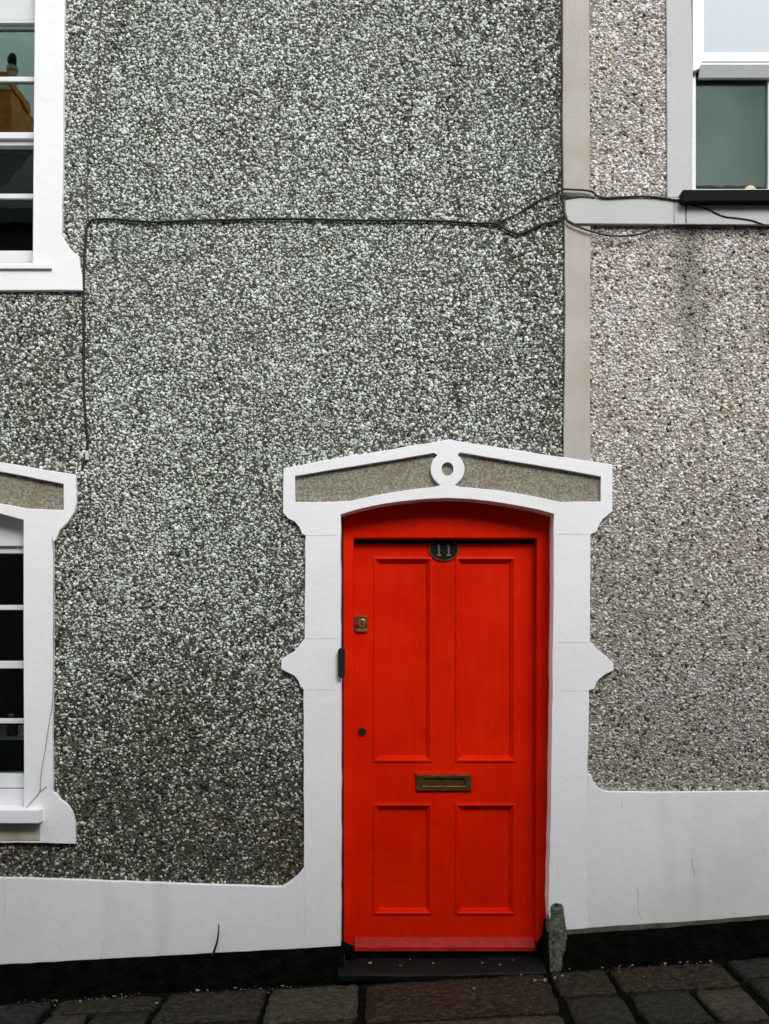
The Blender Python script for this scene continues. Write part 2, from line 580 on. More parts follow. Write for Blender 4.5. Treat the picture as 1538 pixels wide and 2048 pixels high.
# --- outline lists (photograph pixels)
hoodL = [(880, 882), (760, 902), (660, 919), (567, 936), (566, 1025), (576, 1037), (589, 1043), (599, 1055), (604, 1068), (611, 1071),
         (610, 1180), (609, 1277), (604, 1283), (597, 1293), (588, 1303), (575, 1310), (563, 1319), (562, 1338), (575, 1345), (588, 1351), (597, 1362), (600, 1372), (607, 1379),
         (607, 1500), (608, 1640), (608, 1735)]
hoodR = [(1175, 1546), (1177, 1460), (1178, 1381), (1189, 1377), (1193, 1365), (1200, 1357), (1212, 1348), (1227, 1341), (1227, 1326), (1215, 1315), (1204, 1306), (1192, 1297), (1186, 1288), (1180, 1283),
         (1180, 1180), (1181, 1069), (1193, 1064), (1198, 1050), (1206, 1038), (1216, 1030), (1225, 1022), (1225, 929), (1130, 915), (1020, 898), (915, 882)]
opening = [(681, 1892), (682, 1700), (682, 1400), (681, 1200), (681, 1029), (710, 1020), (745, 1012), (800, 1003), (850, 998), (893, 996), (940, 998), (985, 1003), (1045, 1013), (1080, 1020), (1108, 1028),
           (1107, 1200), (1104, 1450), (1101, 1650), (1097, 1800), (1100, 1850)]
outline = [(898, 878)] + hoodL + [(608, 1772), (608, 1897)] + opening + [(1135, 1860), (1175, 1857), (1175, 1583)] + hoodR
holeL = [(590, 952), (680, 937), (780, 921), (868, 906), (875, 910), (867, 918), (862.5, 928), (861, 938), (862.5, 948), (867, 957.5), (875, 966), (881, 970), (868, 974), (830, 978), (790, 984), (745, 992), (700, 1002), (650, 1004), (590, 1004)]
holeR = [(920, 905), (1020, 922), (1120, 938), (1202, 953), (1202, 1003), (1120, 1004), (1060, 991), (1000, 981), (950, 976), (921, 974), (909, 970), (915, 966), (923, 957.5), (927.5, 948), (929, 938), (927.5, 928), (923, 918), (915, 910)]
ringh = ell(895, 938, 12, 13.5, 20)
sur = extrude_loops('door_surround', [rough_line(outline), rough_line(holeL, 22, .35), rough_line(holeR, 22, .35), ringh], -.024, .15, WHITE, house, 'trim')
extrude_loops('frieze_panel', [[(584, 946), (893, 893), (1208, 946), (1208, 1010), (1120, 1010), (1000, 988), (893, 980), (790, 990), (700, 1009), (584, 1010)]], -.003, .02, GRIT, sur)
# joints of the stucco blocks
for (x0, x1, y_) in ((612, 674, 1277), (609, 674, 1379), (612, 674, 1071), (1112, 1176, 1381), (1113, 1178, 1284), (1114, 1178, 1069)):
    wbox('block_joint', X(x0), X(x1), -.0248, -.0235, Z(y_) - .0012, Z(y_) + .0012, simple('joint_grey', (.60, .60, .60), .8, .2, .2, 30, 0) if 'joint_grey' not in bpy.data.materials else bpy.data.materials['joint_grey'], sur)
# doorbell box on the left edge of the opening
db = extrude_loops('doorbell', [[(679, 1296), (687, 1296), (690, 1300), (690, 1350), (687, 1356), (679, 1356), (676, 1351), (676, 1301)]], -.050, -.024, BLACK, sur, .003)

# --- plinth and black base of this house
plL = extrude_loops('plinth', [rough_line([(608, 1735), (600, 1746), (589, 1756), (576, 1766), (565, 1773), (420, 1769), (280, 1764), (140, 1759), (0, 1755), (-300, 1750), (-880, 1745),
                                           (-880, 1984), (-300, 1948), (0, 1930), (300, 1914), (608, 1897)])], -.024, .02, WHITEP, house, 'trim')
extrude_loops('black_base', [[(-880, 1983), (-300, 1947), (0, 1929), (300, 1913), (608, 1896), (684, 1891), (690, 1985), (608, 2010), (0, 2040), (-880, 2090)]], -.020, .05, BLACKP, house, .003)
# hairline cracks and runs in the paint
def crack(parent, pts, wd=.0012, mat=CRACK):
    tube('hairline_crack', [[P(a, b, -.0242) for a, b in pts]], wd, mat, parent, 4)
crack(plL, [(10, 1760), (9, 1800), (8, 1835)])
crack(plL, [(134, 1840), (128, 1852), (124, 1858)])
crack(plL, [(208, 1880), (205, 1900), (202, 1916)])
crack(plL, [(636, 1815), (645, 1800), (646, 1780)], .0009)

# --- door frame
fr = .095
arch_out = [(672, 1908), (672, 1022), (745, 1004), (800, 995), (893, 988), (985, 995), (1045, 1004), (1117, 1020), (1117, 1908)]
frame = extrude_loops('door_frame', [arch_out + [(1073, 1908), (1074, 1076), (707, 1076), (707, 1908)]], fr, .20, RED, house, .004)
box('rebate_shadow_gap', 700, 1080, 1060, 1112, .195, .21, BLACKP, house)  # black backing that paints in the deep shade under the frame head

GAPM = simple('dark_frame_gap', (.035, .012, .007), .8, .1, .3, 30, 0)
extrude_loops('frame_gap', [[(680, 1890), (679, 1030), (687, 1028), (688, 1890)]], fr - .002, fr + .01, GAPM, house)
extrude_loops('frame_gap', [[(1102, 1030), (1110, 1030), (1106, 1400), (1099, 1845), (1091, 1845), (1098, 1400)]], fr - .002, fr + .01, GAPM, house)
# --- the red door
ly = .150
Lx0, Lx1, Ly0, Ly1 = 702, 1079, 1087, 1906
pan = [(750, 861, 1117, 1521), (914, 1028, 1117, 1521), (750, 861, 1610, 1826), (914, 1028, 1610, 1826)]
door = extrude_loops('door', [[(Lx0, Ly0), (Lx1, Ly0), (Lx1, Ly1), (Lx0, Ly1)]] + [[(a, c), (b, c), (b, d), (a, d)] for a, b, c, d in pan], ly, ly + .042, RED, house, .0015)
def moulding(a, b, c, d, prof):
    """mitred moulding round the inside of a panel opening; prof = (inset px, depth behind leaf face)"""
    V, F = [], []
    for (ins, dy) in prof:
        yy = ly + dy
        V += [(X(q[0], ly), yy, Z(q[1], ly)) for q in ((a + ins, c + ins), (b - ins, c + ins), (b - ins, d - ins), (a + ins, d - ins))]
    for k in range(len(prof) - 1):
        for i in range(4):
            j = (i + 1) % 4
            F.append((4 * k + i, 4 * k + j, 4 * k + 4 + j, 4 * k + 4 + i))
    me = bpy.data.meshes.new('panel_moulding'); me.from_pydata(V, [], F)
    bm = bmesh.new(); bm.from_mesh(me); bmesh.ops.recalc_face_normals(bm, faces=bm.faces); bm.to_mesh(me); bm.free()
    return link(me, 'panel_moulding', RED, door)
for (a, b, c, d) in pan:
    moulding(a, b, c, d, [(-3.5, .0), (-3.0, -.005), (.4, -.0075), (2.4, -.004), (3.4, .003), (5.4, .004), (6.8, .010), (8.8, .0165), (9.4, .019)])
    box('panel', a - 2, b + 2, c - 2, d + 2, ly + .018, ly + .034, RED, door)
box('under_door_shade', 690, 1090, 1904, 1922, ly - .018, ly + .05, BLACKP, house)  # black strip standing in for the shaded gap below the door
extrude_loops('frame_foot', [[(686, 1882), (707.5, 1893), (707.5, 1912), (684, 1912)]], fr - .003, fr + .05, BLACKP, house)
extrude_loops('frame_foot', [[(1088, 1838), (1100, 1838), (1100, 1912), (1072.5, 1912), (1072.5, 1886), (1084, 1870)]], fr - .003, fr + .05, BLACKP, house)
# weather bar along the foot: sloping top
wy0, wy1 = ly - .034, ly
V = [(X(709, ly), ly - .004, Z(1874, ly)), (X(709, ly), wy0, Z(1891, ly)), (X(709, ly), wy0, Z(1899, ly)), (X(709, ly), ly + .01, Z(1899, ly)), (X(709, ly), ly + .01, Z(1874, ly))]
V += [(X(1070, ly), v[1], v[2]) for v in V]
me = bpy.data.meshes.new('weather_bar'); me.from_pydata(V, [], [(i, (i + 1) % 5, 5 + (i + 1) % 5, 5 + i) for i in range(5)] + [(0, 4, 3, 2, 1), (5, 6, 7, 8, 9)])
bevel(link(me, 'weather_bar', REDW, door), .002)
# letter plate
lp = extrude_loops('letter_plate', [[(832, 1549), (943, 1549), (943, 1582), (832, 1582)], [(846, 1557), (930, 1557), (930, 1572), (846, 1572)]], ly - .012, ly + .002, BRASS, door, .003)
box('letter_flap', 844, 932, 1556, 1573, ly - .0035, ly + .001, BRASS, door, .001)
box('letter_hood', 831, 944, 1545, 1549.5, ly - .013, ly, RED, door, .0015)
for k, xx in enumerate((838, 937)):
    extrude_loops('screw', [ell(xx, 1565, 2, 2, 8)], ly - .0135, ly - .01, COPPER, door)
# house number plaque, oval black enamel with a thin metal rim
extrude_loops('number_rim', [ell(888, 1098, 30, 24), ell(888, 1098, 27.5, 21.5)], ly - .009, ly + .001, BRASS, door)
extrude_loops('number_plaque', [ell(888, 1098, 28, 22)], ly - .006, ly + .001, ENAMEL, door)
for cx in (878, 897.5):
    extrude_loops('numeral', [[(cx - 4.5, 1112), (cx - 4.5, 1109.5), (cx - 1.6, 1108.5), (cx - 1.6, 1092), (cx - 4.5, 1093), (cx - 4.5, 1091), (cx + .3, 1087), (cx + 1.7, 1087), (cx + 1.7, 1108.5), (cx + 4.6, 1109.5), (cx + 4.6, 1112)]],
                  ly - .0085, ly - .005, NUMERAL, door)
# night latch: square plate, raised hood and cylinder
box('latch_plate', 709, 735, 1232, 1264, ly - .005, ly + .001, BRASS, door, .0012)
extrude_loops('latch_cylinder', [ell(724, 1247, 8.5, 9.5, 16)], ly - .014, ly - .004, COPPER, door, .002)
box('latch_lip', 712, 735, 1258, 1264, ly - .012, ly - .004, COPPER, door, .001)
box('latch_slot', 723, 725, 1242, 1252, ly - .0148, ly - .013, BLACK, door)
extrude_loops('keyhole_escutcheon', [ell(724, 1464, 8.5, 8.5, 18)], ly - .005, ly + .001, simple('dark_bronze', (.04, .014, .008), .5, .4, .3, 30, 0, metal=.5), door, .001)
extrude_loops('keyhole', [ell(723, 1463, 3.2, 4.2, 10)], ly - .0058, ly - .004, BLACK, door)

# ------------------------------------------------------------------ windows of the red-door house
def mirror(pts, cx): return [(2 * cx - a, b) for a, b in reversed(pts)]
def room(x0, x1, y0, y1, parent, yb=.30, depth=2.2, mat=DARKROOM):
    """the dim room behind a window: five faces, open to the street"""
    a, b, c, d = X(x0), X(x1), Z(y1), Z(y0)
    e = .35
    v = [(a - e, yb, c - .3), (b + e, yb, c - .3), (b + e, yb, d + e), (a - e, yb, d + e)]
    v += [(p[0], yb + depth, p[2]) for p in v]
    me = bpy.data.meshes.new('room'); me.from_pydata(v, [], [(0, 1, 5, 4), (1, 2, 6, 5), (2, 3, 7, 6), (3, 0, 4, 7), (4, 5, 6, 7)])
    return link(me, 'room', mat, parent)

def sash(cols, rowsU, rowsL, bars, rails, parent, yu, yl):
    """sash window: rails and bars as given, panes between"""
    for (a, b) in cols:
        for (c, d) in rowsU: box('pane', a, b, c - 3, d + 3, yu + .014, yu + .018, GLASS, parent)
        for (c, d) in rowsL: box('pane', a, b, c - 3, d + 3, yl + .014, yl + .018, GLASS, parent)

# upper window
cxu = -138
upR = [(130, -60), (128, 100), (126, 300), (123, 471), (128, 478), (134, 489), (146, 503), (158, 512), (160, 535), (164, 551), (165, 581)]
upin = [(70, -60), (68.5, 100), (67, 300), (65, 526)]
upout = [(130, -200)] + upR + mirror(upR, cxu) + [(2 * cxu - 130, -200)]
uph = [(70, -150)] + upin + mirror(upin, cxu) + [(2 * cxu - 70, -150)]
wsu = extrude_loops('window_surround', [rough_line(upout), rough_line(uph, 40, .3)], -.026, .14, WHITE, house, 'trim')
box('sill', 2 * cxu - 103, 103, 528, 537, -.040, .05, WHITE, wsu, .002)
wu = box('window', 2 * cxu - 72, 72, 501, 527, .055, .16, WOODW, house, .003)   # bottom rail, with the sashes as its pieces
box('window_head', 2 * cxu - 72, 72, -155, 40, .060, .16, GREYW, wu, .003)
box('head_bead', 2 * cxu - 72, 72, 40, 46, .052, .09, GREYW, wu, .002)
box('top_rail', 2 * cxu - 72, 72, 46, 56, .072, .11, WOODW, wu, .003)
box('meeting_rail', 2 * cxu - 72, 72, 264, 277, .066, .12, WOODW, wu, .003)
box('meeting_rail', 2 * cxu - 72, 72, 277.5, 291, .084, .135, GREYW, wu, .003)
for yy, yf in ((153, .076), (387, .112)):
    box('glazing_bar', 2 * cxu - 72, 72, yy, yy + 10, yf, yf + .03, WOODW, wu, .003)
for xx in (-70, -206):
    box('glazing_bar', xx - 5, xx + 5, 56, 264, .0765, .105, WOODW, wu, .003)
    box('glazing_bar', xx - 5, xx + 5, 291, 501, .1125, .141, WOODW, wu, .003)
cols = [(2 * cxu - 74, -208), (-208, -68), (-68, 74)]
sash(cols, [(56, 153), (163, 264)], [(291, 387), (397, 501)], None, None, wu, .076, .112)
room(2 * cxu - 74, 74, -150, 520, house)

# lower window, with its gabled hood
cxl = -151
lowR = [(-40, 918), (60, 934), (151, 949), (152, 1008), (148, 1025), (135, 1045), (119, 1061), (111, 1080), (106, 1083), (106, 1250), (105, 1420), (105, 1584), (113, 1588), (120, 1598), (134, 1609), (144, 1624), (150, 1648), (150, 1688)]
lout = [(cxl, 899)] + lowR + [(60, 1686), (cxl, 1685)] + mirror(lowR, cxl)
linR = [(-90, 1016), (0, 1027), (47, 1040), (47, 1300), (48, 1622)]
lhole = [(cxl, 1013)] + linR + mirror(linR, cxl)
frz = [(-117, 927), (0, 943), (127, 968), (127, 1020), (55, 1017), (0, 1007), (-60, 999), (-128, 994), (-125, 985), (-114, 968), (-113, 945)]
wsl = extrude_loops('window_surround', [rough_line(lout), rough_line(lhole, 40, .3), rough_line(frz, 22, .5), mirror(frz, cxl), ell(cxl, 957, 11, 14, 20)], -.026, .14, WHITE, house, 'trim')
extrude_loops('frieze_panel', [[(cxl, 920), (133, 962), (133, 1026), (40, 1022), (cxl, 1000), (2 * cxl - 40, 1022), (2 * cxl - 133, 1026), (2 * cxl - 133, 962)]], -.003, .02, GRIT, wsl)
box('sill', 2 * cxl - 78, 78, 1620, 1647, -.085, .06, WHITE, wsl, .004)
box('apron', 2 * cxl - 80, 80, 1648, 1681, -.0285, -.02, APRON, wsl, .001)
wl = box('window', 2 * cxl - 52, 52, 1549, 1576, .060, .15, WOODW, house, .003)
box('bottom_bead', 2 * cxl - 52, 52, 1578, 1616, .052, .14, WOODW, wl, .003)
box('window_head', 2 * cxl - 52, 52, 1000, 1086, .060, .16, GREYW, wl, .003)
box('head_bead', 2 * cxl - 52, 52, 1086, 1092, .052, .09, GREYW, wl, .002)
box('top_rail', 2 * cxl - 52, 52, 1092, 1107, .070, .11, GREYW, wl, .003)
box('meeting_rail', 2 * cxl - 52, 52, 1322, 1337, .066, .12, WOODW, wl, .003)
for yy, yf in ((1210, .076), (1437, .106)):
    box('glazing_bar', 2 * cxl - 52, 52, yy, yy + 10, yf, yf + .03, WOODW, wl, .003)
for xx in (-87, -218):
    box('glazing_bar', xx - 5, xx + 5, 1107, 1322, .0765, .105, WOODW, wl, .003)
    box('glazing_bar', xx - 5, xx + 5, 1337, 1549, .1065, .135, WOODW, wl, .003)
cols = [(2 * cxl - 54, -220), (-220, -85), (-85, 54)]
sash(cols, [(1107, 1210), (1220, 1322)], [(1337, 1437), (1447, 1549)], None, None, wl, .076, .106)
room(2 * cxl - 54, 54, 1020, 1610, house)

# ------------------------------------------------------------------ NEIGHBOURING HOUSE on the right
nb = thing('terraced_house', P(1400, 1905), 'pinkish beige pebbledash house with plain grey window trim, right of the red door', 'house')
XR = 4.4
rwx0, rwt, rwb = X(1372), Z(-260), Z(384)
rwx1 = X(1372) + 1.25
boxes('wall', [
    (X(1127) + .001, X(1128), 0, .3, dot, TOP), (X(1128), rwx0, 0, .3, GB, TOP), (rwx0, rwx1, 0, .3, rwt, TOP), (rwx0, rwx1, 0, .3, GB, rwb), (rwx1, XR, 0, .3, GB, TOP),
], BED_P, nb)
extrude_loops('corner_strip', [rough_line([(1126, -330), (1126, 0), (1125, 160), (1126, 300), (1127, 388), (1179, 394), (1180, 200), (1178, 0), (1178, -330)], 30, .6)], -.020, .02, BEIGE, nb, .003)
extrude_loops('corner_strip', [rough_line([(1129, 440), (1130, 560), (1130, 700), (1128, 800), (1127, 920), (1181, 924), (1180, 700), (1181, 448)], 30, .8)], -.018, .02, BEIGE, nb, .003)
band = extrude_loops('sill_band', [rough_line([(1130, 396), (1131, 425), (1136, 440), (1150, 447), (1300, 448), (1500, 449), (1700, 449), (2300, 452), (2300, 392), (1700, 394), (1400, 395), (1200, 395)], 40, .4)], -.030, .02, GREYR, nb, .003)
rx1 = 1372 + 1.25 / S
extrude_loops('window_surround', [rough_line([(1335, 394.5), (1334, 200), (1332, -100), (1332, -330), (rx1 + 50, -330), (rx1 + 50, 391)], 40, .4) ,], -.012, .02, GREYR, nb, .003) if False else None
rs1 = extrude_loops('window_surround', [rough_line([(1335, 394.5), (1334, 200), (1332, -100), (1332, -330), (1382, -330), (1383, 0), (1386, 160), (1385, 380), (1382, 394.5)], 40, .4)], -.016, .14, GREYR, nb, .003)
extrude_loops('window_surround', [[(rx1 - 8, 392), (rx1 - 8, -330), (rx1 + 46, -330), (rx1 + 46, 392)]], -.016, .14, GREYR, nb, .003)
box('window_head', 1382, rx1 - 8, -330, -248, -.0165, .14, GREYR, nb)
# black sill
extrude_loops('black_sill', [[(1365, 381), (1366, 379), (rx1 + 20, 377), (rx1 + 20, 401), (1390, 403), (1368, 404), (1364, 399)]], -.075, .10, SILLB, nb, .004)
# plastic window: fixed lower light, top-hung opening light above with a drip rail
wr = extrude_loops('window', [[(1378, -250), (rx1 - 2, -250), (rx1 - 2, 383), (1378, 383)], [(1392, -240), (rx1 - 16, -240), (rx1 - 16, 378), (1392, 378)]], .030, .09, UPVC, nb, .003)
sashf = extrude_loops('opening_light', [[(1385, -246), (rx1 - 9, -246), (rx1 - 9, 124), (1404, 124), (1398, 138), (1385, 143)], [(1408, -230), (rx1 - 32, -230), (rx1 - 32, 104), (1408, 104)]], -.004, .029, UPVC, nb, .003)
box('sky_tinted_pane', 1406, rx1 - 30, -232, 106, .004, .014, SKYPANE, sashf)  # flat pale blue stands in for the sky mirrored in this pane
V = []
for xx in (1400, rx1 - 10):
    V += [(X(xx), .0, Z(124)), (X(xx), -.003, Z(130)), (X(xx), .020, Z(151)), (X(xx), .034, Z(153)), (X(xx), .034, Z(124))]
me = bpy.data.meshes.new('drip_rail'); me.from_pydata(V, [], [(i, (i + 1) % 5, 5 + (i + 1) % 5, 5 + i) for i in range(5)] + [(4, 3, 2, 1, 0), (5, 6, 7, 8, 9)])
link(me, 'drip_rail', GREYW, sashf)
box('transom', 1390, rx1 - 14, 140, 156, .045, .085, BLACK, wr)
box('pane', 1388, rx1 - 12, 150, 382, .058, .064, GLASSN, wr)
box('mullion', 1536, 1552, 150, 380, .040, .085, UPVC, wr, .003)
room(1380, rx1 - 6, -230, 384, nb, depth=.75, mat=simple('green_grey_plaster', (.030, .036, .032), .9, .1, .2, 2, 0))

# plinth and black base on the right
plR = extrude_loops('plinth', [rough_line([(1175, 1546), (1183, 1550), (1186, 1562), (1194, 1573), (1207, 1581), (1216, 1583), (1330, 1584), (1538, 1582), (1700, 1582), (2300, 1580),
                                           (2300, 1775), (1700, 1820), (1538, 1831), (1400, 1842), (1260, 1851), (1175, 1857)])], -.024, .02, WHITEP, nb, 'trim')
extrude_loops('stone_lip', [rough_line([(1130, 1857), (1260, 1850), (1400, 1841), (1538, 1830), (2300, 1774), (2300, 1785), (1538, 1839), (1400, 1850), (1260, 1861), (1128, 1871)], 18, 1.2)], -.0225, .03, LIP, nb, .002)
extrude_loops('black_base', [[(1100, 1862), (1260, 1858), (1538, 1836), (2300, 1782), (2300, 1900), (1538, 1950), (1260, 1968), (1092, 1985), (1090, 1880)]], -.020, .05, BLACKP, nb, .003)
crack(plR, [(1244, 1602), (1244, 1615)])
crack(plR, [(1274, 1770), (1277, 1795), (1277, 1820), (1284, 1838)], .0016)
crack(plR, [(1384, 1715), (1386, 1735), (1390, 1750)], .0022)
crack(plR, [(1116, 1730), (1117, 1755), (1124, 1757)], .001)

# ------------------------------------------------------------------ pebbledash: real stone chips
def vnoise(x, z, cell, seed):
    r = np.random.default_rng(seed)
    g = r.random((160, 160))
    u = (x + 12) / cell; v = (z + 12) / cell
    i = np.floor(u).astype(int); j = np.floor(v).astype(int)
    fu = u - i; fv = v - j
    fu = fu * fu * (3 - 2 * fu); fv = fv * fv * (3 - 2 * fv)
    i %= 160; j %= 160; i2 = (i + 1) % 160; j2 = (j + 1) % 160
    return (g[i, j] * (1 - fu) + g[i2, j] * fu) * (1 - fv) + (g[i, j2] * (1 - fu) + g[i2, j2] * fu) * fv

def inside(px, py, poly):
    res = np.zeros(px.shape, bool)
    n = len(poly)
    for i in range(n):
        x1, y1 = poly[i]; x2, y2 = poly[(i + 1) % n]
        c = ((y1 > py) != (y2 > py))
        with np.errstate(divide='ignore', invalid='ignore'):
            xi = (x2 - x1) * (py - y1) / (y2 - y1 + 1e-12) + x1
        res ^= c & (px < xi)
    return res
def sstep(a, b, v):
    t = np.clip((v - a) / (b - a), 0, 1)
    return t * t * (3 - 2 * t)

full_out = [q for q in outline]
sur_fill = [(898, 878)] + hoodL + [(608, 1990), (1175, 1990), (1175, 1583)] + hoodR
ex_grey = [sur_fill, upout, lout,
           [(608, 1735), (600, 1746), (589, 1756), (576, 1766), (565, 1773), (420, 1769), (280, 1764), (140, 1759), (0, 1755), (-300, 1750), (-880, 1745), (-880, 2100), (700, 2100)]]
ex_pink = [sur_fill, [(1120, 392), (2400, 388), (2400, 452), (1300, 449), (1150, 448), (1120, 440)], [(1120, -400), (1180, -400), (1181, 924), (1120, 920)],
           [(1333, -400), (rx1 + 48, -400), (rx1 + 48, 395), (1335, 395)],
           [(1175, 1546), (1183, 1550), (1186, 1562), (1194, 1573), (1207, 1581), (1216, 1583), (1330, 1584), (1538, 1582), (2400, 1580), (2400, 2200), (1175, 2200)]]

def pebbles(name, x0, x1, z0, z1, excl, sp, colour, parent):
    sp_ = sp
    nx = int((x1 - x0) / sp); nz = int((z1 - z0) / (sp * .87))
    gx, gz = np.meshgrid(np.arange(nx), np.arange(nz))
    px_ = x0 + (gx + .5 * (gz % 2)) * sp
    pz_ = z0 + gz * sp * .87
    px_ = (px_ + rng.uniform(-.42, .42, px_.shape) * sp).ravel()
    pz_ = (pz_ + rng.uniform(-.42, .42, pz_.shape) * sp).ravel()
    keep = rng.random(px_.shape) > .05
    PX = px_ / S + 769; PY = HZ - (pz_ - EYE) / S
    for e in excl: keep &= ~inside(PX, PY, e)
    px_, pz_, PX, PY = px_[keep], pz_[keep], PX[keep], PY[keep]
    n = px_.size
    size = np.clip(rng.lognormal(0, .28, n), .5, 1.75)
    r = .0064 * size * (sp_ / .0122)
    h = .0036 * np.clip(rng.normal(1, .35, n), .35, 2) * np.sqrt(size)
    elong = rng.uniform(.72, 1.35, n); ang = rng.uniform(0, np.pi, n)
    co = np.zeros((n, 11, 3), np.float32)
    ca, sa = np.cos(ang), np.sin(ang)
    tx = rng.uniform(-.35, .35, n); tz = rng.uniform(-.35, .35, n)
    co[:, 0] = np.stack([px_ + tx * r, -h, pz_ + tz * r], 1)
    for k in range(5):
        a = 2 * np.pi * k / 5
        for ring, (rr, hh) in enumerate(((.72, .78), (1.0, -.12))):
            a2 = a + rng.uniform(-.3, .3, n) + ring * .5
            q = r * rr * rng.uniform(.78, 1.22, n)
            ux = np.cos(a2) * q * elong; uz = np.sin(a2) * q / elong
            dy = -h * (hh * rng.uniform(.7, 1.2, n)) if ring == 0 else np.full(n, .0012)
            co[:, 1 + 5 * ring + k] = np.stack([px_ + ux * ca - uz * sa, dy, pz_ + ux * sa + uz * ca], 1)
    tri = []
    for k in range(5):
        k2 = (k + 1) % 5
        tri += [(0, 1 + k2, 1 + k), (1 + k, 1 + k2, 6 + k), (1 + k2, 6 + k2, 6 + k)]
    tri = np.array(tri, np.int32)
    # front faces look towards -y
    idx = (np.arange(n, dtype=np.int32)[:, None, None] * 11 + tri[None]).reshape(-1)
    me = bpy.data.meshes.new(name)
    me.vertices.add(n * 11)
    me.vertices.foreach_set('co', co.reshape(-1))
    nt_ = n * 15
    me.loops.add(nt_ * 3)
    me.loops.foreach_set('vertex_index', idx)
    me.polygons.add(nt_)
    me.polygons.foreach_set('loop_start', np.arange(0, nt_ * 3, 3, dtype=np.int32))
    me.update(calc_edges=True)
    me.validate()
    colr = colour(n, PX, PY, px_, pz_)
    at = me.attributes.new('chip', 'FLOAT_COLOR', 'POINT')
    c4 = np.ones((n, 11, 4), np.float32)
    c4[:, :, :3] = colr[:, None, :]
    at.data.foreach_set('color', c4.reshape(-1))
    o = link(me, name, CHIPS, parent, kind='stuff')
    return n

def pick(n, pal, wts):
    pal = np.array(pal); k = rng.choice(len(pal), n, p=np.array(wts) / sum(wts))
    return pal[k] * rng.uniform(.82, 1.18, (n, 1))

def grey_cols(n, PX, PY, x_, z_):
    c = pick(n, [(.71, .74, .725), (.58, .61, .59), (.42, .445, .42), (.26, .278, .25), (.10, .107, .09), (.48, .45, .39)], [.25, .28, .22, .14, .09, .02])
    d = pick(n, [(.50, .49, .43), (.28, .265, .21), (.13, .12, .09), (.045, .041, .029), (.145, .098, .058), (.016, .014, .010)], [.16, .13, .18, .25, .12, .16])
    blot = .6 * vnoise(x_, z_, .55, 3) + .4 * vnoise(x_, z_, .16, 4)
    run = .6 * vnoise(x_ * 6, z_, .5, 5) + .4 * vnoise(x_ * 14, z_, .5, 6)
    # splash-back near the pavement, rain runs down the wall, a dirty margin beside the neighbour's strip
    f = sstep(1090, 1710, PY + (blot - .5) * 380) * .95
    f = np.maximum(f, .40 * sstep(960, 1120, PX + (blot - .5) * 160))
    f = np.maximum(f, .30 * sstep(.42, .70, blot * .4 + run * .6))
    f = np.maximum(f, .36 * sstep(240, 110, PX + (blot - .5) * 120) * sstep(560, 640, PY))
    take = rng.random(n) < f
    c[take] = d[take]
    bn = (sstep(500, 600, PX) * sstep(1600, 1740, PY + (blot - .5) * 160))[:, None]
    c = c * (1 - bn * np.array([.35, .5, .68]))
    big = .8 + .36 * (.5 * blot + .3 * run + .2 * vnoise(x_, z_, .9, 7))
    c = c * big[:, None] * np.array([.985, 1.0, .962])
    g = sstep(.4, .8, vnoise(x_, z_, .3, 8))[:, None] * .5
    c = c * (1 - g) + c * np.array([.95, 1.0, .93]) * g
    return c.astype(np.float32)

def pink_cols(n, PX, PY, x_, z_):
    c = pick(n, [(.78, .755, .735), (.71, .675, .65), (.66, .585, .53), (.50, .455, .41), (.34, .23, .165), (.10, .085, .07)], [.34, .28, .17, .09, .06, .06])
    d = pick(n, [(.64, .635, .59), (.50, .485, .43), (.34, .325, .27), (.18, .17, .135), (.32, .23, .17), (.06, .055, .045)], [.24, .24, .20, .15, .08, .09])
    blot = .6 * vnoise(x_, z_, .5, 13) + .4 * vnoise(x_, z_, .15, 14)
    rust = vnoise(x_ * 1.6, z_, .07, 16)
    f = .12 + .62 * sstep(620, 1450, PY + (blot - .5) * 500) - .05 * sstep(420, 380, PY)
    f = np.maximum(f, .55 * sstep(.55, .8, blot))
    take = rng.random(n) < f
    c[take] = d[take]
    rs_ = (rng.random(n) < .35 * sstep(.62, .85, rust))
    c[rs_] = c[rs_] * np.array([.84, .68, .55])
    # damp run below the end of the black sill
    wv = 1380 + 14 * (vnoise(z_ * 0 + 1.0, z_, .2, 15) - .5)
    st_ = np.exp(-((PX - wv) / 27) ** 2) * sstep(830, 470, PY) * (PY > 440) * (.6 + .6 * vnoise(x_ * 3, z_, .2, 17))
    st_ = np.maximum(st_, .5 * sstep(490, 450, PY) * (PY > 440) * blot)
    c = c * (1 - .80 * np.clip(st_ * 1.3, 0, 1))[:, None] * (1 - np.clip(st_, 0, 1)[:, None] * np.array([.0, -.03, .08]))
    lo = sstep(900, 1560, PY + (blot - .5) * 300)[:, None]
    c = c * (1 - lo * np.array([.20, .17, .20])) * .95
    return c.astype(np.float32)

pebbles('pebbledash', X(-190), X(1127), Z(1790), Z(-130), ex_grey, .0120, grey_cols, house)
pebbles('pebbledash', X(1178), X(1728), Z(1600), Z(-130), ex_pink, .0126, pink_cols, nb)

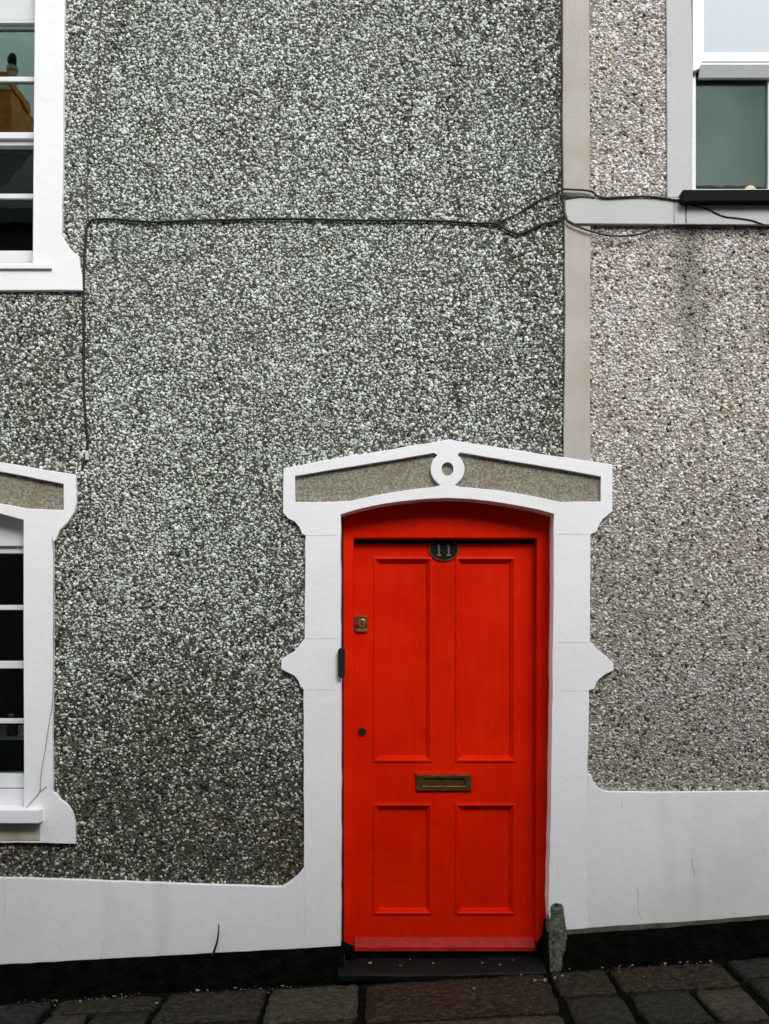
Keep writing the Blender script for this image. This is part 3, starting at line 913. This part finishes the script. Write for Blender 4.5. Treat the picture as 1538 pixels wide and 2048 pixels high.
# ------------------------------------------------------------------ doorstep, guard stone, grit
st = bmesh.new()
tx0, tx1 = X(676, -.06), X(1092, -.06)
zt = Z(1943, -.075)
prof = [(-.080, -.035), (-.085, -.012), (-.078, -.002), (-.06, .0), (.12, .008), (.18, .008), (.18, -.06), (-.06, -.06)]
nseg = 12
rings = []
for i in range(nseg + 1):
    t = i / nseg
    xx = tx0 + (tx1 - tx0) * t
    wear = -.006 * math.sin(math.pi * t)
    rings.append([st.verts.new((xx, a + random.uniform(-.002, .002), zt + b + wear + random.uniform(-.0012, .0012) + .012 * (t - .5))) for a, b in prof])
for a, b in zip(rings[:-1], rings[1:]):
    for k in range(len(prof)):
        st.faces.new([a[k], a[(k + 1) % len(prof)], b[(k + 1) % len(prof)], b[k]])
st.faces.new(rings[0]); st.faces.new(rings[-1])
bmesh.ops.recalc_face_normals(st, faces=st.faces)
me = bpy.data.meshes.new('doorstep'); st.to_mesh(me); st.free()
tag(link(me, 'doorstep', SLATE), 'worn dark slate doorstep under the red door', 'doorstep')

# rough upright stone showing at the foot of the right jamb
gs = bmesh.new()
lv = [(1804, 1103, 1122), (1811, 1101, 1126), (1830, 1098, 1130), (1852, 1096, 1133), (1875, 1096, 1133), (1895, 1096, 1129), (1912, 1097, 1124), (1940, 1098, 1122)]
rings = []
for (py, a, b) in lv:
    yf, yb = -.031, .05
    cx = (a + b) / 2; hw = (b - a) / 2
    ring = []
    for (u, yy) in ((-1, yb), (-1, yf + .008), (-.85, yf), (-.1, yf + .004), (.7, yf + .001), (.97, yf + .012), (1, yb)):
        ring.append(gs.verts.new((X(cx + u * hw + random.uniform(-1, 1)), yy + random.uniform(-.004, .004), Z(py) + random.uniform(-.004, .004))))
    rings.append(ring)
for a, b in zip(rings[:-1], rings[1:]):
    n = len(a)
    for k in range(n): gs.faces.new([a[k], a[(k + 1) % n], b[(k + 1) % n], b[k]])
gs.faces.new(rings[0]); gs.faces.new(rings[-1])
bmesh.ops.recalc_face_normals(gs, faces=gs.faces)
me = bpy.data.meshes.new('guard_stone'); gs.to_mesh(me); gs.free()
o = tag(link(me, 'guard_stone', STONE), 'rough grey green upright stone at the foot of the right door jamb', 'stone')
o.modifiers.new('sub', 'SUBSURF').render_levels = 2
o.modifiers['sub'].subdivision_type = 'SIMPLE'
tx = bpy.data.textures.new('stone_noise', 'CLOUDS'); tx.noise_scale = .03
dm = o.modifiers.new('disp', 'DISPLACE'); dm.texture = tx; dm.strength = .010; dm.texture_coords = 'GLOBAL'

# pale grit and broken chips swept along the wall foot
def grit(spots):
    bm = bmesh.new()
    for (x, y, z, r) in spots:
        m = bmesh.ops.create_icosphere(bm, subdivisions=1, radius=r)
        sx, sy, sz = random.uniform(.7, 1.8), random.uniform(.6, 1.2), random.uniform(.35, .8)
        an = random.uniform(0, 6.28)
        for v in m['verts']:
            p = v.co * random.uniform(.75, 1.2)
            p = Vector((p.x * sx, p.y * sy, p.z * sz))
            v.co = Vector((x + p.x * math.cos(an) - p.y * math.sin(an), y + p.x * math.sin(an) + p.y * math.cos(an), z + p.z))
    me = bpy.data.meshes.new('loose_grit'); bm.to_mesh(me); bm.free()
    return me
sp = []
cl = [random.uniform(-60, 1600) for _ in range(26)]
for _ in range(220):
    px = random.gauss(random.choice(cl), 22)
    y = random.triangular(-.17, -.03, -.085)
    x = X(px, y)
    if 672 < px < 1095 and y > -.09: continue
    sp.append((x, y, ground(x) - .012 + .004, random.uniform(.0015, .0045)))
for (a, b, r) in ((160, 2003, .010), (177, 2000, .007), (228, 1993, .009), (243, 1990, .008), (314, 2007, .010), (110, 2012, .007), (508, 2003, .009), (395, 1981, .012), (415, 1981, .009), (470, 1962, .007),
                  (1070, 1962, .012), (1090, 1961, .014), (1110, 1957, .013), (1125, 1953, .010), (1205, 1936, .007), (1240, 1926, .007), (1265, 1924, .009), (1330, 1921, .010), (1360, 1920, .009), (1420, 1917, .008), (948, 1978, .011), (1288, 1955, .009), (740, 1928, .012), (800, 1921, .010), (820, 1922, .007), (866, 1920, .008), (965, 1921, .009), (1000, 1925, .008), (1026, 1918, .007), (1048, 1921, .010)):
    # drop each one on the ground (or step) it is seen on
    if 690 < a < 1060 and b < 1930:
        y = random.uniform(.0, .09); x = X(a, y); sp.append((x, y, zt + .004 + y * .05, r * random.uniform(.5, 1)))
    else:
        k = (HZ - b) * S
        x0 = (a - 769) * S
        # ray: (x0 t, -D + D t, EYE + k t) meets the pavement
        t = (ground(0) - EYE) / (k - SLOPE * x0)
        t = min(t, .985)
        sp.append((x0 * t, -D + D * t, ground(x0 * t) + .002, r * .8))
GRITM = simple('pale_grit', (.22, .20, .16), .85, .2, .5, 90, .3, .003, 90)
o = link(grit(sp), 'loose_grit', GRITM, None, 'pale grit and broken stone chips along the foot of the walls', 'stuff')
o['category'] = 'grit'

# ------------------------------------------------------------------ cables
CY = -.014
def C(pts, y=CY): return [P(a, b, y) for a, b in pts]
mc = thing('wall_cable', P(170, 935), 'black cable running across the grey wall and down beside the left windows', 'cable')
tube('cable_run', [C([(178, 446), (186, 440), (215, 438), (260, 441), (300, 444), (345, 443), (390, 441), (450, 440), (520, 438), (600, 438), (680, 440), (760, 441), (840, 441), (900, 443), (950, 446), (990, 447), (1006, 456), (1022, 464), (1038, 468), (1058, 461), (1075, 452), (1095, 446), (1122, 441)])], .0062, CABLE, mc, jit=.0012)
tube('cable_run', [C([(178, 446), (172, 460), (171, 490), (169, 520), (167, 560), (167, 620), (168, 700), (167, 760), (170, 820), (174, 870), (175, 890), (171, 915), (164, 936)])], .0062, CABLE, mc, jit=.0015)
tube('cable_branch', [C([(990, 447), (1004, 442), (1020, 435), (1038, 426), (1060, 411), (1080, 400), (1104, 390), (1122, 381)])], .0048, CABLE, mc, jit=.0015)
wbox('cable_clip', X(172.5), X(179), -.022, -.004, Z(921), Z(903), CLIP, mc, .002)
lc = thing('wall_cable', P(1122, 470), 'black cable down the grey strip edge, looping under the right window sill', 'cable')
tube('cable_run', [C([(1123, -320), (1123, 0), (1122, 80), (1124, 160), (1122, 240), (1124, 330), (1124, 380), (1126, 415), (1131, 436), (1142, 447), (1165, 457), (1190, 465), (1218, 471), (1250, 472), (1280, 468), (1310, 458), (1335, 451), (1360, 450), (1400, 450), (1470, 450.5), (1538, 452), (1700, 453)], -.034)], .0046, CABLE, lc, jit=.0008)
tube('cable_branch', [C([(1122, 378), (1140, 379), (1165, 380), (1186, 384), (1193, 392), (1215, 396), (1250, 394), (1290, 393), (1325, 396), (1362, 401), (1420, 403), (1500, 403), (1700, 402)], -.036)], .0050, CABLE, lc, jit=.0008)
tube('cable_branch', [C([(1128, 398), (1145, 395), (1165, 393), (1190, 395)], -.034)], .003, CABLE, lc)
tc_ = tag(tube('thin_cable', [C([(1368, 404), (1385, 411), (1412, 417), (1446, 432), (1475, 436), (1505, 441), (1540, 452), (1600, 457)], -.0335)], .0030, CABLE), 'thin dark cable sagging across the pale band under the right window', 'cable')
gc_ = tag(tube('thin_cable', [C([(205, -60), (203, 20), (198, 90), (195, 170), (190, 230), (184, 270), (176, 330), (174, 400), (177, 442)], -.0115)], .0028, simple('olive_cable', (.06, .065, .05), .6, .3, .3, 20, 0)), 'thin faint cable on the grey wall beside the upper window', 'cable')
pc = thing('thin_cable', P(78, 1612), 'thin grey cable down the edge of the lower window surround', 'cable')
tube('cable_run', [C([(104, 1075), (107.5, 1110), (107.5, 1200), (107, 1300), (105.5, 1400), (99, 1440), (92, 1490), (85, 1530), (81, 1560), (79, 1583), (66, 1600), (50, 1618)], -.029)], .0020, PAINTCABLE, pc)
tube('cable_branch', [C([(79, 1583), (86, 1579), (93, 1572)], -.029)], .0018, PAINTCABLE, pc)
tag(tube('cable_stub', [C([(425, 1912), (430, 1897), (434.5, 1882), (437, 1865), (438, 1848)], -.030)], lambda t: .0065 * (1 - .72 * t), CABLE), 'curved black stub standing against the white plinth left of the door', 'cable')

# dark water runs below the end of the black sill
RUN = simple('dark_water_run', (.16, .16, .14), .8, .2, .5, 60, 0)
extrude_loops('water_run', [[(1367, 403), (1376, 403), (1374, 415), (1373, 430), (1374, 446), (1371, 446), (1370, 430), (1370, 415)]], -.0308, -.029, RUN, band)
extrude_loops('water_run', [[(1346, 402), (1351, 402), (1349, 420), (1350, 445), (1347.5, 445), (1347, 420)]], -.0308, -.029, simple('faint_water_run', (.30, .30, .28), .8, .2, .3, 60, 0), band)

# ------------------------------------------------------------------ things behind the glass
shf = tag(wbox('shelf', X(-330), X(60), .155, .29, Z(1480, .155), Z(1474, .155), SHELF), 'pale shelf seen through the lower left window', 'shelf')
def jar(px, top, bot, rpx, y, mat, capm, name, label, cat):
    t = thing(name, P(px, bot, y), label, cat)
    prof = [(0, 0), (.95, 0), (1, .06), (1, .68), (.7, .82), (.55, .86)]
    cap = [(.55, .86), (.72, .86), (.72, 1.0), (0, 1.0)]
    z0, z1 = Z(bot, y), Z(top, y)
    for nm, pr, m in (('body', prof, mat), ('lid', cap, capm)):
        V, F = [], []
        n = 14
        for (rr, hh) in pr:
            for k in range(n):
                a = 2 * math.pi * k / n
                V.append((X(px, y) + rpx * S * rr * math.cos(a), y + rpx * S * rr * math.sin(a), z0 + (z1 - z0) * hh))
        for i in range(len(pr) - 1):
            for k in range(n): F.append((i * n + k, i * n + (k + 1) % n, (i + 1) * n + (k + 1) % n, (i + 1) * n + k))
        me = bpy.data.meshes.new(nm); me.from_pydata(V, [], F)
        for p in me.polygons: p.use_smooth = True
        link(me, nm, m, t)
jar(22, 1427, 1474, 9, .215, JARG, TAN, 'jar', 'dark jar with a pale lid on the shelf inside the lower left window', 'jar')
def carton(a, b, c, d, y, label):
    t = thing('carton', P(a, d, y), label, 'carton')
    box('body', a, b, c, d, y, y + .08, TAN, t, .002)
    box('lid', a - .8, b + .8, c - 3, c, y - .002, y + .082, SHELF, t, .001)
carton(-14, 11, 1455, 1473.5, .175, 'small tan carton left of the jar inside the lower left window')
carton(36, 52, 1454, 1473.5, .175, 'small tan carton right of the jar inside the lower left window')
# lit lamp in the room on the right
lamp = thing('table_lamp', P(1500, 405, .72), 'small lit globe lamp glowing at the foot of the right window', 'lamp')
def lathe(nm, pr, px, y, zb, mat, parent, n=18):
    V, F = [], []
    for (rr, hh) in pr:
        for k in range(n):
            a = 2 * math.pi * k / n
            V.append((X(px, y) + rr * math.cos(a), y + rr * math.sin(a), zb + hh))
    for i in range(len(pr) - 1):
        for k in range(n): F.append((i * n + k, i * n + (k + 1) % n, (i + 1) * n + (k + 1) % n, (i + 1) * n + k))
    me = bpy.data.meshes.new(nm); me.from_pydata(V, [], F)
    for p in me.polygons: p.use_smooth = True
    return link(me, nm, mat, parent)
LYY = .94
zb = Z(396, LYY)
lathe('base', [(0, -.05), (.05, -.05), (.05, -.035), (.012, -.02), (.012, .005), (0, .005)], 1500, LYY, zb, BRASS, lamp)
em, n_, b_ = new_mat('lit_lamp_globe')
b_.inputs['Base Color'].default_value = (.8, .6, .45, 1)
b_.inputs['Emission Color'].default_value = (1, .66, .42, 1)
b_.inputs['Emission Strength'].default_value = .55
lathe('globe', [(.0, .0)] + [(.034 * math.sin(math.pi * k / 10), .034 - .034 * math.cos(math.pi * k / 10)) for k in range(1, 10)] + [(0, .068)], 1500, LYY, zb, em, lamp)
zb -= .048
tbl = thing('side_table', P(1500, 600, .5), 'small table carrying the lamp behind the right window', 'table')
wbox('table_top', X(1420, .5), X(1600, .5), .74, 1.02, zb - .03, zb - .002, SHELF, tbl)
for xx in (1428, 1592):
    for yy in (.77, .99):
        wbox('leg', X(xx, .5) - .015, X(xx, .5) + .015, yy - .015, yy + .015, zb - .28, zb - .03, SHELF, tbl)

# ------------------------------------------------------------------ the other side of the street (seen in the glass)
BRK = simple('sooty_brick', (.055, .045, .038), .9, .2, .35, 12, .4, .01, 20)
BRKO = simple('orange_chimney_brick', (.88, .29, .05), .9, .2, .3, 9, .4, .01, 25)
ROOF = simple('slate_roof', (.06, .06, .062), .7, .3, .25, 8, .3, .01, 12)
POT = simple('buff_clay_pot', (.60, .55, .44), .8, .2, .15, 9, 0)
WGL = simple('dark_far_glass', (.02, .024, .024), .1, .6, .1, 2, 0)
def far_house(x0, x1, eave, ridge, label, chims, mat):
    h = thing('terraced_house', Vector((x0, -6.8, 0)), label, 'house')
    zg = -.9
    wbox('wall', x0, x1, -11.8, -6.8, zg, eave, mat, h)
    V = [(x_, y_, z_) for x_ in (x0 - .02, x1 + .02) for (y_, z_) in ((-6.6, eave - .1), (-9.3, ridge), (-12.0, eave - .1), (-12.0, eave - .25), (-6.6, eave - .25))]
    me = bpy.data.meshes.new('roof'); me.from_pydata(V, [], [(i, (i + 1) % 5, 5 + (i + 1) % 5, 5 + i) for i in range(5)] + [(0, 4, 3, 2, 1), (5, 6, 7, 8, 9)])
    rf = link(me, 'roof', ROOF, h)
    n = max(2, int((x1 - x0) / 2.4))
    for i in range(n):
        cx = x0 + (i + .5) * (x1 - x0) / n
        for zc in (1.5, 4.1):
            if zc + .8 > eave: continue
            wf = wbox('window', cx - .55, cx + .55, -6.82, -6.76, zc - .75, zc + .75, WOODW, h)
            wbox('pane', cx - .48, cx + .48, -6.77, -6.745, zc - .68, zc + .68, WGL, wf)
    return h, rf
h1, rf1 = far_house(-13.5, -4.62, 6.2, 8.2, 'brick house across the street, its orange chimney mirrored in the upper left window', 1, BRK)
h2, rf2 = far_house(-4.58, 12.5, 6.4, 7.6, 'lower brick house across the street opposite the red door', 0, BRK)  # unseen house, eave and ridge raised to shade the lower wall and door
cy0, cy1 = -10.0, -9.0
wbox('chimney_stack', -6.2, -4.87, cy0, cy1, 6.5, 8.76, BRKO, rf1)
V = [(-6.2, cy0, 8.76), (-4.86, cy0, 8.76), (-4.86, cy1 + .01, 8.76), (-6.2, cy1 + .01, 8.76), (-6.1, cy0 + .1, 8.9), (-4.97, cy0 + .1, 8.9), (-4.97, cy1 - .1, 8.9), (-6.1, cy1 - .1, 8.9)]
me = bpy.data.meshes.new('chimney_shoulder'); me.from_pydata(V, [], [(0, 1, 5, 4), (1, 2, 6, 5), (2, 3, 7, 6), (3, 0, 4, 7), (4, 5, 6, 7)])
link(me, 'chimney_shoulder', POT, rf1)
wbox('chimney_cap', -6.15, -4.93, cy0 + .06, cy1 - .06, 8.9, 9.02, BRKO, rf1)
for cx in (-5.03, -5.45, -5.9):
    lathe_v = [(.075, 0), (.065, .06), (.06, .22), (.08, .23), (.08, .27), (.0, .27)]
    V, F = [], []
    n = 12
    for (rr, hh) in lathe_v:
        for k in range(n):
            a = 2 * math.pi * k / n
            V.append((cx + rr * math.cos(a), -9.5 + rr * math.sin(a), 9.02 + hh))
    for i in range(len(lathe_v) - 1):
        for k in range(n): F.append((i * n + k, i * n + (k + 1) % n, (i + 1) * n + (k + 1) % n, (i + 1) * n + k))
    me = bpy.data.meshes.new('chimney_pot'); me.from_pydata(V, [], F)
    link(me, 'chimney_pot', POT, rf1)
    bm = bmesh.new(); bmesh.ops.create_icosphere(bm, subdivisions=2, radius=.075)
    for v in bm.verts: v.co = Vector((v.co.x + cx, v.co.y - 9.5, v.co.z * 1.25 + 9.40))
    me = bpy.data.meshes.new('chimney_cowl'); bm.to_mesh(me); bm.free()
    link(me, 'chimney_cowl', BLACK, rf1)

# ------------------------------------------------------------------ put every Empty at its thing's base
for o in list(SC.objects):
    if o.type == 'EMPTY' and 'base' in o:
        b = Vector(o['base'])
        del o['base']
        o.location = b
        for c in o.children:
            c.location = -b
